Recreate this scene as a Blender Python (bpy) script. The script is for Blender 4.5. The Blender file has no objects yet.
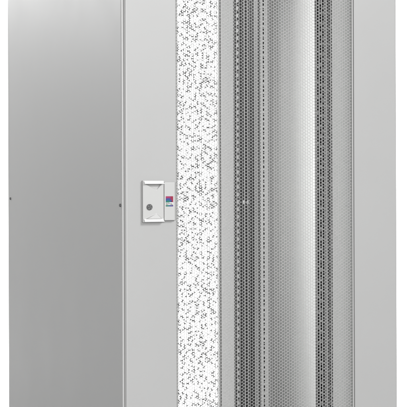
import bpy, bmesh, math, random
import numpy as np
from mathutils import Vector, Matrix
random.seed(4)
S = bpy.context.scene
COL = S.collection
W, D, H = 0.8, 1.0, 2.0          # cabinet width, depth, height (m)
CZ, HV = 1.04, 185.0             # camera height, horizon row in the photograph

# ---------------------------------------------------------------- materials
def mat(name, color, rough=0.5, metal=0.0, spec=0.5, bump=0.0, bscale=900.0, vary=0.0, vscale=6.0):
    m = bpy.data.materials.new(name); m.use_nodes = True
    nt = m.node_tree; b = nt.nodes['Principled BSDF']
    b.inputs['Base Color'].default_value = (*color, 1)
    b.inputs['Roughness'].default_value = rough
    b.inputs['Metallic'].default_value = metal
    b.inputs['Specular IOR Level'].default_value = spec
    tc = nt.nodes.new('ShaderNodeTexCoord')
    if bump:
        n = nt.nodes.new('ShaderNodeTexNoise'); n.inputs['Scale'].default_value = bscale
        n.inputs['Detail'].default_value = 2
        bp = nt.nodes.new('ShaderNodeBump'); bp.inputs['Strength'].default_value = bump
        bp.inputs['Distance'].default_value = 0.0005
        nt.links.new(tc.outputs['Object'], n.inputs['Vector'])
        nt.links.new(n.outputs['Fac'], bp.inputs['Height'])
        nt.links.new(bp.outputs['Normal'], b.inputs['Normal'])
    if vary:
        n = nt.nodes.new('ShaderNodeTexNoise'); n.inputs['Scale'].default_value = vscale
        n.inputs['Detail'].default_value = 4
        r = nt.nodes.new('ShaderNodeMapRange')
        r.inputs['From Min'].default_value = 0.3; r.inputs['From Max'].default_value = 0.7
        r.inputs['To Min'].default_value = max(0.02, rough - vary); r.inputs['To Max'].default_value = min(1, rough + vary)
        nt.links.new(tc.outputs['Object'], n.inputs['Vector'])
        nt.links.new(n.outputs['Fac'], r.inputs['Value'])
        nt.links.new(r.outputs['Result'], b.inputs['Roughness'])
    return m

PAINT = mat('light_grey_powder_coat', (0.275, 0.275, 0.2727), 0.42, bump=0.10, bscale=700, vary=0.04)
PANEL = mat('grey_sheet_steel', (0.300, 0.300, 0.2975), 0.52, spec=0.5, bump=0.05, bscale=500, vary=0.03)
MESHM = mat('perforated_sheet_paint', (0.285, 0.285, 0.2825), 0.45)
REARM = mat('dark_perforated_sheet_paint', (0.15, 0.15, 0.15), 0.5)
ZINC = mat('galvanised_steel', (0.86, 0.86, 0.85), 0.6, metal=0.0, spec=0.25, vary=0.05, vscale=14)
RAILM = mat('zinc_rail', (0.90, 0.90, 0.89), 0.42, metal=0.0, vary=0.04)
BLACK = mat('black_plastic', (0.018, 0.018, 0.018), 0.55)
DARK = mat('dark_grey_plastic', (0.045, 0.045, 0.047), 0.45)
LINE_GREY = mat('dark_line_grey', (0.21, 0.21, 0.205), 0.7)  # dark grey for painted gap shade and the post edge line
HANDLE = mat('light_grey_plastic', (0.335, 0.335, 0.331), 0.4, bump=0.05, bscale=900)
FLOORM = mat('grey_floor_paint', (0.22, 0.22, 0.22), 0.6, bump=0.1, bscale=60)
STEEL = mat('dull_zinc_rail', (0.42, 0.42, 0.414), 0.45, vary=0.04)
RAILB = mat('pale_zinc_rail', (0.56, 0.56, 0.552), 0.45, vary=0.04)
EDGE_GLEAM = mat('edge_highlight_grey', (0.42, 0.42, 0.416), 0.4)  # pale grey for the painted highlight on the corner fold
WHITE = mat('white_plastic', (0.72, 0.72, 0.715), 0.3)
PIN = mat('lock_metal', (0.13, 0.13, 0.125), 0.45, metal=0.2)
BACK = mat('white_studio_paper', (0.90, 0.90, 0.90), 0.9, spec=0.1)

# ---------------------------------------------------------------- helpers
def link(name, me, m, parent=None, bevel=0, segs=3, solid=0):
    o = bpy.data.objects.new(name, me); COL.objects.link(o)
    if m is not None:
        if isinstance(m, (list, tuple)):
            for k in m: me.materials.append(k)
        else: me.materials.append(m)
    if parent is not None: o.parent = parent
    if solid:
        s = o.modifiers.new('thickness', 'SOLIDIFY'); s.thickness = solid; s.offset = 0
    if bevel:
        b = o.modifiers.new('edge', 'BEVEL'); b.width = bevel; b.segments = segs
        b.limit_method = 'ANGLE'; b.angle_limit = math.radians(40)
        b.harden_normals = False
    return o

def boxes(name, bl, m, parent=None, bevel=0, segs=3):
    v, f = [], []
    for (x0, x1, y0, y1, z0, z1) in bl:
        n = len(v)
        v += [(x, y, z) for z in (z0, z1) for y in (y0, y1) for x in (x0, x1)]
        f += [tuple(n + i for i in q) for q in ((0, 2, 3, 1), (4, 5, 7, 6), (0, 1, 5, 4), (2, 6, 7, 3), (0, 4, 6, 2), (1, 3, 7, 5))]
    me = bpy.data.meshes.new(name); me.from_pydata(v, [], f); me.update()
    return link(name, me, m, parent, bevel, segs)

def honeycomb(name, x0, x1, z0, z1, y, pitch, web, thick, speckle=0.0):
    """one sheet of hexagonal holes, columns upright; real holes with real thickness"""
    cw = pitch * math.sqrt(3) / 2
    nx = int((x1 - x0) / cw) + 1; nz = int((z1 - z0) / pitch) + 1
    ro = pitch / math.sqrt(3); ri = (pitch - web) / math.sqrt(3)
    i, j = np.meshgrid(np.arange(nx), np.arange(nz), indexing='ij')
    cx = (x0 + (i + 0.5) * cw).ravel(); cz = (z0 + (j + 0.5 + 0.5 * (i % 2)) * pitch).ravel()
    a = np.arange(6) * math.pi / 3
    N = len(cx)
    shrink = np.ones((N, 6))
    if speckle:                         # random short strokes of narrowed holes, added to imitate aliasing speckle
        rng = np.random.default_rng(7)
        vx = cx[:, None] + ro * np.cos(a); vz = cz[:, None] + ro * np.sin(a)
        g = 0.0142
        for gx, gz in [(p, q) for p in range(int((x1 - x0) / g)) for q in range(int((z1 - z0) / g))]:
            px, pz = x0 + (gx + rng.random()) * g, z0 + (gz + rng.random()) * g
            t = rng.choice([90, 30, -30, 60, -60, 0]) + rng.normal(0, 8); t = math.radians(t)
            L = rng.choice([0.0015, 0.0035, 0.006, 0.011], p=[.35, .38, .19, .08]); wd = rng.uniform(0.0016, 0.0032)
            sel = np.nonzero((np.abs(cx - px) < 0.03) & (np.abs(cz - pz) < 0.03))[0]
            dx = vx[sel] - px; dz = vz[sel] - pz
            u = np.clip(dx * math.cos(t) + dz * math.sin(t), -L, L)
            dd = np.hypot(dx - u * math.cos(t), dz - u * math.sin(t))
            shrink[sel] = np.minimum(shrink[sel], np.where(dd < wd, 1 - speckle * (1 - (dd / wd) ** 2 * 0.5), 1))
    rings = []
    for r, yy in ((ro, 0), (ri, 0), (ri, thick), (ro, thick)):
        p = np.empty((N, 6, 3))
        rr = np.full((N, 6), r) * (shrink if r == ri else 1.0)
        p[:, :, 0] = cx[:, None] + rr * np.cos(a); p[:, :, 2] = cz[:, None] + rr * np.sin(a); p[:, :, 1] = y + yy
        rings.append(p)
    V = np.stack(rings, 1).reshape(-1, 3)
    base = (np.arange(N) * 24)[:, None, None, None]
    k = np.arange(6); k2 = (k + 1) % 6
    q = np.stack([np.stack([r * 6 + k, (r + 1) * 6 + k, (r + 1) * 6 + k2, r * 6 + k2], -1) for r in range(3)], 0)
    F = (base + q[None]).reshape(-1, 4)
    me = bpy.data.meshes.new(name)
    me.vertices.add(len(V)); me.vertices.foreach_set('co', V.astype(np.float32).ravel())
    me.loops.add(F.size); me.loops.foreach_set('vertex_index', F.astype(np.int32).ravel())
    me.polygons.add(len(F)); me.polygons.foreach_set('loop_start', np.arange(0, F.size, 4, dtype=np.int32))
    me.polygons.foreach_set('loop_total', np.full(len(F), 4, dtype=np.int32))
    me.update(calc_edges=True); me.validate()
    return me

def punched(name, s0, s1, z0, z1, cols, place, m, parent, thick=0.0016):
    """sheet-metal strip between s0 and s1 with columns of rectangular holes; cols = [(sa, sb, hole height, [pitches])]"""
    v, f = [], []
    def quad(a, b, c, d):
        n = len(v)
        v.extend([place(a, c), place(b, c), place(b, d), place(a, d)]); f.append((n, n + 1, n + 2, n + 3))
    s = s0
    for (sa, sb, hh, pit, off) in sorted(cols):
        if sa > s: quad(s, sa, z0, z1)
        z = z0; c = z0 + off; k = 0
        while c + hh < z1 - 0.01:
            quad(sa, sb, z, c); z = c + hh; c += pit[k % len(pit)]; k += 1
        quad(sa, sb, z, z1); s = sb
    quad(s, s1, z0, z1)
    me = bpy.data.meshes.new(name); me.from_pydata(v, [], f); me.update()
    return link(name, me, m, parent, solid=thick)

def ring(name, x0, x1, z0, z1, st, rail, y0, t, r_out, r_in, m, parent):
    """door leaf: a rolled-edge rectangular frame, stile width st, rail width rail, front at y0, going back t"""
    prof = [('o', 0, t), ('o', 0, r_out)]
    for k in range(1, 9):
        a = k / 8 * math.pi / 2
        prof.append(('o', r_out * (1 - math.cos(a)), r_out * (1 - math.sin(a))))
    for k in range(0, 5):
        a = k / 4 * math.pi / 2
        prof.append(('i', -r_in * (1 - math.sin(a)), r_in * (1 - math.cos(a))))
    prof.append(('i', 0, t))
    v, f = [], []
    for (w, d, y) in prof:
        if w == 'o': a, b, c, e = x0 + d, x1 - d, z0 + d, z1 - d
        else: a, b, c, e = x0 + st + d, x1 - st - d, z0 + rail + d, z1 - rail - d
        v += [(a, y0 + y, c), (b, y0 + y, c), (b, y0 + y, e), (a, y0 + y, e)]
    n = len(prof)
    for i in range(n):
        j = (i + 1) % n
        for k in range(4):
            k2 = (k + 1) % 4
            f.append((i * 4 + k, i * 4 + k2, j * 4 + k2, j * 4 + k))
    me = bpy.data.meshes.new(name); me.from_pydata(v, [], f); me.update()
    bm = bmesh.new(); bm.from_mesh(me); bmesh.ops.recalc_face_normals(bm, faces=bm.faces); bm.to_mesh(me); bm.free()
    return link(name, me, m, parent)

def empty(name, loc=(0, 0, 0)):
    o = bpy.data.objects.new(name, None); COL.objects.link(o); o.location = loc; o.empty_display_size = 0.1
    return o

# ---------------------------------------------------------------- setting: white studio sweep
def sweep():
    prof = [(-7.0, 0.0)]
    R, yb, zt = 1.2, 3.6, 6.0
    for k in range(0, 17):
        a = k / 16 * math.pi / 2
        prof.append((yb - R + R * math.sin(a), R - R * math.cos(a)))
    prof.append((yb, zt))
    v, f = [], []
    for (y, z) in prof: v += [(-3.2, y, z), (4.5, y, z)]
    for i in range(len(prof) - 1): f.append((2 * i, 2 * i + 1, 2 * i + 3, 2 * i + 2))
    me = bpy.data.meshes.new('backdrop'); me.from_pydata(v, [], f); me.update()
    for p in me.polygons: p.use_smooth = True
    o = link('backdrop', me, BACK); o['kind'] = 'structure'
    o.location = (0.4, 0.5, 0); o.rotation_euler = (0, 0, math.radians(-25))   # square to the view
    return o
sweep()
def floor():
    me = bpy.data.meshes.new('floor')
    me.from_pydata([(-3.2, -7, 0), (4.5, -7, 0), (4.5, 2.0, 0), (-3.2, 2.0, 0)], [], [(0, 1, 2, 3)]); me.update()
    o = link('floor', me, FLOORM); o['kind'] = 'structure'
    o.location = (0.4, 0.5, 0.004); o.rotation_euler = (0, 0, math.radians(-25))
floor()

# ---------------------------------------------------------------- the cabinet
cab = empty('network_cabinet')
cab['label'] = 'tall light grey steel network cabinet with perforated mesh front door and plain grey side panel'
cab['category'] = 'network cabinet'

Z0, Z1 = 0.10, 1.985
boxes('plinth', [(0.01, W - 0.01, 0.02, D - 0.005, 0.004, 0.097)], DARK, cab, 0.002)
boxes('base_plate', [(0.012, W - 0.012, 0.03, D - 0.02, 0.1, 0.118)], PAINT, cab, 0.002)
boxes('roof_plate', [(0.004, W - 0.004, 0.018, D - 0.004, 1.962, 2.0)], PAINT, cab, 0.003)

# outer side panels, folded edges, small quarter-turn locks on the left one
for sx in (0, 1):
    x0, x1 = (0.0, 0.011) if sx == 0 else (W - 0.011, W)
    p = boxes('side_panel', [(x0, x1, 0.0165, D + 0.004, Z0 + 0.005, 1.958)], PANEL, cab, 0.0035, 4)
    if sx == 0:
        for (y, z) in ((0.0225, 0.991), (D - 0.012, 1.000), (0.030, 1.88), (D - 0.012, 1.88), (0.030, 0.2), (D - 0.012, 0.2)):
            bm = bmesh.new()
            bmesh.ops.create_cone(bm, cap_ends=True, segments=20, radius1=0.0042, radius2=0.0036, depth=0.003,
                                  matrix=Matrix.Translation((-0.0012, y, z)) @ Matrix.Rotation(-math.pi / 2, 4, 'Y'))
            me = bpy.data.meshes.new('panel_screw'); bm.to_mesh(me); bm.free()
            link('panel_screw', me, DARK, p)

# front door
door = ring('front_door', 0.0040, W - 0.0005, Z0 + 0.004, 1.958, 0.1365, 0.085, 0.0, 0.0145, 0.0055, 0.002, PAINT, cab)
me = honeycomb('perforated_sheet', 0.128, 0.672, 0.17, 1.895, 0.008, 0.0083, 0.00095, 0.0006)
link('perforated_sheet', me, MESHM, door)

# dark strip stands in for gap shade, pale strip for the corner fold's highlight
for side in (1, 0):
    e = lambda a, b: (W - b, W - a) if side else (a, b)
    boxes('corner_highlight', [(*e(0.0, 0.012), 0.0092, 0.0162, Z0 + 0.005, 1.958)], EDGE_GLEAM, cab, 0.0022, 3)
    boxes('door_gap_shade', [(*e(0.0030, 0.0110), 0.0036, 0.0088, Z0 + 0.005, 1.956)], LINE_GREY, cab, 0.0008)
boxes('edge_shading', [(0.1412, 0.1488, 0.0115, 0.0140, 0.19, 1.87)], LINE_GREY, door)  # dark strip painted in as the shadow gap between stile and mesh
boxes('edge_shading', [(0.6590, 0.6622, 0.0050, 0.0072, 0.19, 1.87)], HANDLE, door)  # lighter strip in place of the highlight caught on the inner edge

# rear door
rear = ring('rear_door', 0.0005, W - 0.0005, Z0 + 0.004, 1.958, 0.062, 0.085, D + 0.012, -0.0145, 0.004, -0.002, PAINT, cab)
boxes('light_blocker', [(0.05, 0.5085, D + 0.0005, D + 0.0017, 0.17, 1.895)], PAINT, rear)  # unseen panel, added to keep the rear lamp off the baffle
me = honeycomb('perforated_sheet', 0.5075, 0.75, 0.17, 1.895, D + 0.001, 0.0083, 0.0007, 0.0006, 0.43)
link('perforated_sheet', me, REARM, rear)

def mx(side, x): return x if side else W - x
def mb(side, b):
    x0, x1 = sorted((mx(side, b[0]), mx(side, b[1])))
    return (x0, x1) + tuple(b[2:])
ZA, ZB = 0.12, 1.96
U3 = [0.01588, 0.01588, 0.0127]
for side in (1, 0):
    def P(x): return lambda s, z: (mx(side, x), s, z)
    # front and rear corner posts
    boxes('corner_post', [mb(side, (0.7002, 0.786, 0.0665, 0.183, ZA, ZB))], RAILM, cab, 0.002)
    boxes('corner_post', [mb(side, (0.7215, 0.7715, 0.962, 0.994, ZA, ZB))], RAILM, cab, 0.0025)
    boxes('post_edge_line', [mb(side, (0.7180, 0.7210, 0.963, 0.972, ZA, ZB))], LINE_GREY, cab)  # thin dark grey line along the inner edge of the rear post
    # front mounting rail: punched side flange
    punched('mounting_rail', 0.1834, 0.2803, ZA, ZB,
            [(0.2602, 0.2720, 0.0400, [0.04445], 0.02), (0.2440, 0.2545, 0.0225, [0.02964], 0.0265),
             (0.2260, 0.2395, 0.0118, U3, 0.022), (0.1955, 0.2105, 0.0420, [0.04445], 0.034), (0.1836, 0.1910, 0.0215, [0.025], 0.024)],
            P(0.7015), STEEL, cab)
    # air baffle between the rails
    pr = [(0.690, 0.2630), (0.6915, 0.42)] + [(0.6915 + 0.0035 * q + 0.0190 * q * q, 0.42 + 0.154 * q) for q in [i / 12 for i in range(1, 13)]]
    vv, ff = [], []
    for (x, y) in pr: vv += [(mx(side, x), y, ZA), (mx(side, x), y, ZB)]
    for i in range(len(pr) - 1): ff.append((2 * i, 2 * i + 1, 2 * i + 3, 2 * i + 2))
    me = bpy.data.meshes.new('side_baffle'); me.from_pydata(vv, [], ff); me.update()
    for p in me.polygons: p.use_smooth = True
    link('side_baffle', me, ZINC, cab, solid=0.0014)
    # rear mounting rail: flange facing the door, one column of square holes
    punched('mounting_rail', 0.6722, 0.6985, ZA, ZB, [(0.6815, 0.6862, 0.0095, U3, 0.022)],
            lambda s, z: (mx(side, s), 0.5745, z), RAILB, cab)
    boxes('rail_shade_strip', [mb(side, (0.6988, 0.7180, 0.5762, 0.5790, ZA, ZB))], PAINT, cab)  # darker strip painted in for the shade where baffle meets rail
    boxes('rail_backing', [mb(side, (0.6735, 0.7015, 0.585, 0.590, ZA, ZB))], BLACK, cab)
    # dark cable ducts behind the rails
    boxes('cable_duct', [mb(side, (0.732, 0.782, 0.187, 0.55, ZA, ZB))], BLACK, cab, 0.002)
    boxes('cable_duct', [mb(side, (0.772, 0.786, 0.595, 0.960, ZA, ZB))], BLACK, cab, 0.002)
    # rear frame strips
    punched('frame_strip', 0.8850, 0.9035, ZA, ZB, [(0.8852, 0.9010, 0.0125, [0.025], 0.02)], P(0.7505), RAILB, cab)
    boxes('frame_strip', [mb(side, (0.7495, 0.7515, 0.8135, 0.8175, ZA, ZB))], STEEL, cab)
    boxes('frame_plate', [mb(side, (0.7495, 0.7515, 0.7220, 0.7700, ZA, ZB))], STEEL, cab)
    for y in (0.8155, 0.8425):
        bm = bmesh.new()
        bmesh.ops.create_uvsphere(bm, u_segments=16, v_segments=8, radius=0.0072,
                                  matrix=Matrix.Translation((mx(side, 0.7490), y, 0.9825)) @ Matrix.Diagonal((0.5, 1, 1, 1)))
        me = bpy.data.meshes.new('screw'); bm.to_mesh(me); bm.free()
        link('screw', me, WHITE, cab)
    boxes('frame_strip', [mb(side, (0.7495, 0.7515, 0.8400, 0.8450, ZA, ZB))], STEEL, cab)
    # punched depth struts tie the posts together top and bottom
    for z in (0.16, 1.90):
        boxes('depth_strut', [mb(side, (0.752, 0.771, 0.184, 0.961, z, z + 0.03))], RAILM, cab, 0.001)

# ---------------------------------------------------------------- handle
def zf(v): return CZ - (v - HV) / 403.0
hx0, hx1, hs = 0.0468, 0.1345, 0.1030       # left, right, seam between grip and label strip
zt, zb = zf(180.2), zf(221.8)
yf = -0.012
def handle_body():
    # grip plate, front at yf, with a hollow under the top bar and a ramp above the bottom bar
    x0, x1, z1, z0 = hx0, hs - 0.0006, zt, zb
    zt1, zb1 = zt - 0.0085, zb + 0.0085
    xa, xb, xc = x0 + 0.006, x1 - 0.004, 0.0830
    zc, zd = zf(189.8), zf(213.2)
    y = yf + 0.003
    v = [(x0, y, z0), (x1, y, z0), (x1, y, z1), (x0, y, z1),            # 0-3 front corners
         (xa, y, zt1), (xb, y, zt1), (xc, y, zc),                       # 4-6 hollow rim
         (xa + 0.003, y + 0.0085, zt1 - .0005), (xb - 0.003, y + 0.0085, zt1 - .0005),                    # 7-8 hollow bottom
         (xa, y, zb1), (xb, y, zb1), (xc, y, zd),                       # 9-11 ramp foot
         (xa + .004, y - 0.006, zb1), (xb - .004, y - 0.006, zb1),      # 12-13 ramp lip
         (x0, 0.0005, z0), (x1, 0.0005, z0), (x1, 0.0005, z1), (x0, 0.0005, z1)]
    f = [(3, 4, 5, 2), (3, 0, 9, 4), (0, 1, 10, 9), (1, 2, 5, 10), (4, 9, 11, 6), (5, 6, 11, 10),
         (7, 6, 8), (4, 6, 7), (5, 8, 6), (4, 7, 8, 5),
         (12, 13, 11), (9, 12, 11), (10, 11, 13), (9, 10, 13, 12),
         (0, 14, 15, 1), (1, 15, 16, 2), (2, 16, 17, 3), (3, 17, 14, 0), (14, 17, 16, 15)]
    me = bpy.data.meshes.new('door_handle'); me.from_pydata(v, [], f); me.update()
    bm = bmesh.new(); bm.from_mesh(me); bmesh.ops.recalc_face_normals(bm, faces=bm.faces); bm.to_mesh(me); bm.free()
    return link('door_handle', me, HANDLE, cab, 0.0007, 2)
hd = handle_body()
boxes('label_strip', [(hs, hx1 - 0.003, yf, 0.0005, zb + .004, zt - .0045)], HANDLE, hd, 0.0012)
boxes('handle_edge_shade', [(hx1 - 0.0028, hx1 + 0.001, yf + 0.0035, 0.0005, zb + .0042, zt - .0047)], LINE_GREY, hd, 0.0008)  # dark strip stands in for shade along the handle's right edge
def bar(za, zb_, tilt):
    x0, x1 = hx0 + 0.0025, hs - 0.0012
    y = yf - 0.001
    v = [(x0, y + tilt, zb_), (x1, y + tilt, zb_), (x1, y + (0.004 - tilt), za), (x0, y + (0.004 - tilt), za),
         (x0, yf + 0.0028, zb_), (x1, yf + 0.0028, zb_), (x1, yf + 0.0028, za), (x0, yf + 0.0028, za)]
    f = [(0, 1, 2, 3), (4, 7, 6, 5), (0, 4, 5, 1), (1, 5, 6, 2), (2, 6, 7, 3), (3, 7, 4, 0)]
    me = bpy.data.meshes.new('grip_edge'); me.from_pydata(v, [], f); me.update()
    link('grip_edge', me, WHITE, hd, 0.0006, 2)
bar(zt - 0.0015, zt - 0.0082, -0.004)
bar(zb + 0.0080, zb + 0.0012, -0.004)

# lock barrel with its pin
lx, lz = 0.0638, zf(206.7)
def cyl(name, r, y0, y1, x, z, m, parent, n=32, rr=None):
    bm = bmesh.new()
    bmesh.ops.create_cone(bm, cap_ends=True, segments=n, radius1=r, radius2=rr or r, depth=abs(y1 - y0),
                          matrix=Matrix.Translation((x, (y0 + y1) / 2, z)) @ Matrix.Rotation(math.pi / 2, 4, 'X'))
    me = bpy.data.meshes.new(name); bm.to_mesh(me); bm.free()
    return link(name, me, m, parent, 0.0005, 2)
lock = cyl('lock_cylinder', 0.0076, 0.0, yf + 0.0005, lx, lz, DARK, hd)
bm = bmesh.new()
for k in range(4):
    a = math.radians(45 + 90 * k + 12)
    bmesh.ops.create_cube(bm, size=1, matrix=Matrix.Translation((lx + 0.0042 * math.cos(a), yf + 0.0002, lz + 0.0042 * math.sin(a)))
                          @ Matrix.Rotation(-a, 4, 'Y') @ Matrix.Diagonal((0.0045, 0.0012, 0.0022, 1)))
me = bpy.data.meshes.new('lock_face'); bm.to_mesh(me); bm.free()
link('lock_face', me, PIN, hd)

# colour-bar emblem with its lettering on the label strip
CW = {'m': (0.50, 0.03, 0.16), 'p': (0.42, 0.03, 0.20), 'r': (0.45, 0.015, 0.07), 'b': (0.03, 0.10, 0.42), 'v': (0.10, 0.06, 0.33),
      't': (0.01, 0.22, 0.30), 'g': (0.015, 0.25, 0.17), 'n': (0.04, 0.03, 0.13), 'l': (0.45, 0.62, 0.55), 'w': (0.46, 0.47, 0.46)}
CW = {k: (tuple(0.42 * q for q in c) if k != 'w' else c) for k, c in CW.items()}
keys = list(CW); mats = [mat('emblem_' + {'m': 'pink', 'p': 'magenta', 'r': 'crimson', 'b': 'blue', 'v': 'violet', 't': 'teal', 'g': 'green',
                                          'n': 'navy', 'l': 'pale_green', 'w': 'grey'}[k], CW[k], 0.35) for k in keys]
rows = [(196.0, 198.0, 'mmmprr'), (198.0, 199.6, 'vbbvrr'), (199.6, 200.8, 'bttbvr'),
        (200.8, 202.0, 'gggtnr'), (202.0, 202.7, 'lllwww'), (202.7, 204.9, 'wwwwww'), (204.9, 206.2, 'ggtbvv')]
ex0, ex1 = 0.1064, 0.1262
v, f, mi = [], [], []
for (va, vb, cs) in rows:
    for i, c in enumerate(cs):
        a = ex0 + (ex1 - ex0) * i / 6; b = ex0 + (ex1 - ex0) * (i + 1) / 6
        n = len(v); y = yf - 0.0004
        v += [(a, y, zf(vb)), (b, y, zf(vb)), (b, y, zf(va)), (a, y, zf(va))]
        f.append((n, n + 1, n + 2, n + 3)); mi.append(keys.index(c))
me = bpy.data.meshes.new('emblem'); me.from_pydata(v, [], f)
em = link('emblem', me, mats, hd)
for p, k in zip(me.polygons, mi): p.material_index = k
me.update()
cu = bpy.data.curves.new('emblem_lettering', 'FONT'); cu.body = 'RITTAL'; cu.size = 0.0062; cu.align_x = 'CENTER'
cu.extrude = 0.0001; cu.offset = 0.00012
tmp = bpy.data.objects.new('tmp', cu); COL.objects.link(tmp)
me = bpy.data.meshes.new_from_object(tmp); bpy.data.objects.remove(tmp); me.name = 'emblem_lettering'; me.materials.clear()
lt = link('emblem_lettering', me, BLACK)
lt.rotation_euler = (math.pi / 2, 0, 0); lt.location = ((ex0 + ex1) / 2, yf - 0.0006, zf(204.7)); lt.parent = hd
lt.scale = (0.92, 1, 1)

# ---------------------------------------------------------------- light: studio lamps and dim surroundings
w = bpy.data.worlds.new('World'); S.world = w; w.use_nodes = True
w.node_tree.nodes['Background'].inputs['Color'].default_value = (1, 1, 1, 1)
w.node_tree.nodes['Background'].inputs['Strength'].default_value = 0.43

def area(name, loc, target, sx, sy, power, color=(1, 1, 1)):
    l = bpy.data.lights.new(name, 'AREA'); l.shape = 'RECTANGLE'; l.size = sx; l.size_y = sy; l.energy = power; l.color = color
    o = bpy.data.objects.new(name, l); COL.objects.link(o); o.location = loc
    o.rotation_euler = (Vector(target) - Vector(loc)).to_track_quat('-Z', 'Y').to_euler()
    return o
area('key_softbox', (2.5, -6.4, 4.5), (0.4, 0, 1.0), 1.9, 1.7, 475)
area('fill_softbox', (-1.4, -4.5, 1.6), (0.4, 0, 1.0), 1.3, 1.6, 222)
area('backdrop_lamp', (1.55, 2.2, 4.4), (2.0, 4.0, 0.7), 4.5, 1.0, 200)
area('rear_lamp', (-1.3, 3.3, 2.95), (0.2, 0.5, 1.3), 3.0, 1.7, 165)

# ---------------------------------------------------------------- camera
az = math.radians(27.5)
cam_d = bpy.data.cameras.new('camera'); cam = bpy.data.objects.new('camera', cam_d); COL.objects.link(cam)
cam.location = (0.4 - 3.3 * math.sin(az), -3.3 * math.cos(az), CZ)
ROLL = math.radians(0.18)
cam.rotation_euler = (Matrix.Rotation(-az, 3, 'Z') @ Matrix.Rotation(math.pi / 2, 3, 'X') @ Matrix.Rotation(-ROLL, 3, 'Z')).to_euler()
cam_d.sensor_width = 36; cam_d.sensor_fit = 'HORIZONTAL'; cam_d.lens = 36 * 1267 / 407
cam_d.shift_x = (203.5 - 268.1) / 407; cam_d.shift_y = -(203.5 - HV) / 407
cam_d.clip_start = 0.05; cam_d.clip_end = 100
S.camera = cam

S.view_settings.view_transform = 'Standard'; S.view_settings.look = 'None'
S.view_settings.exposure = 0; S.view_settings.gamma = 1
S.render.engine = 'CYCLES'
S.cycles.use_denoising = True
S.cycles.max_bounces = 8; S.cycles.diffuse_bounces = 5
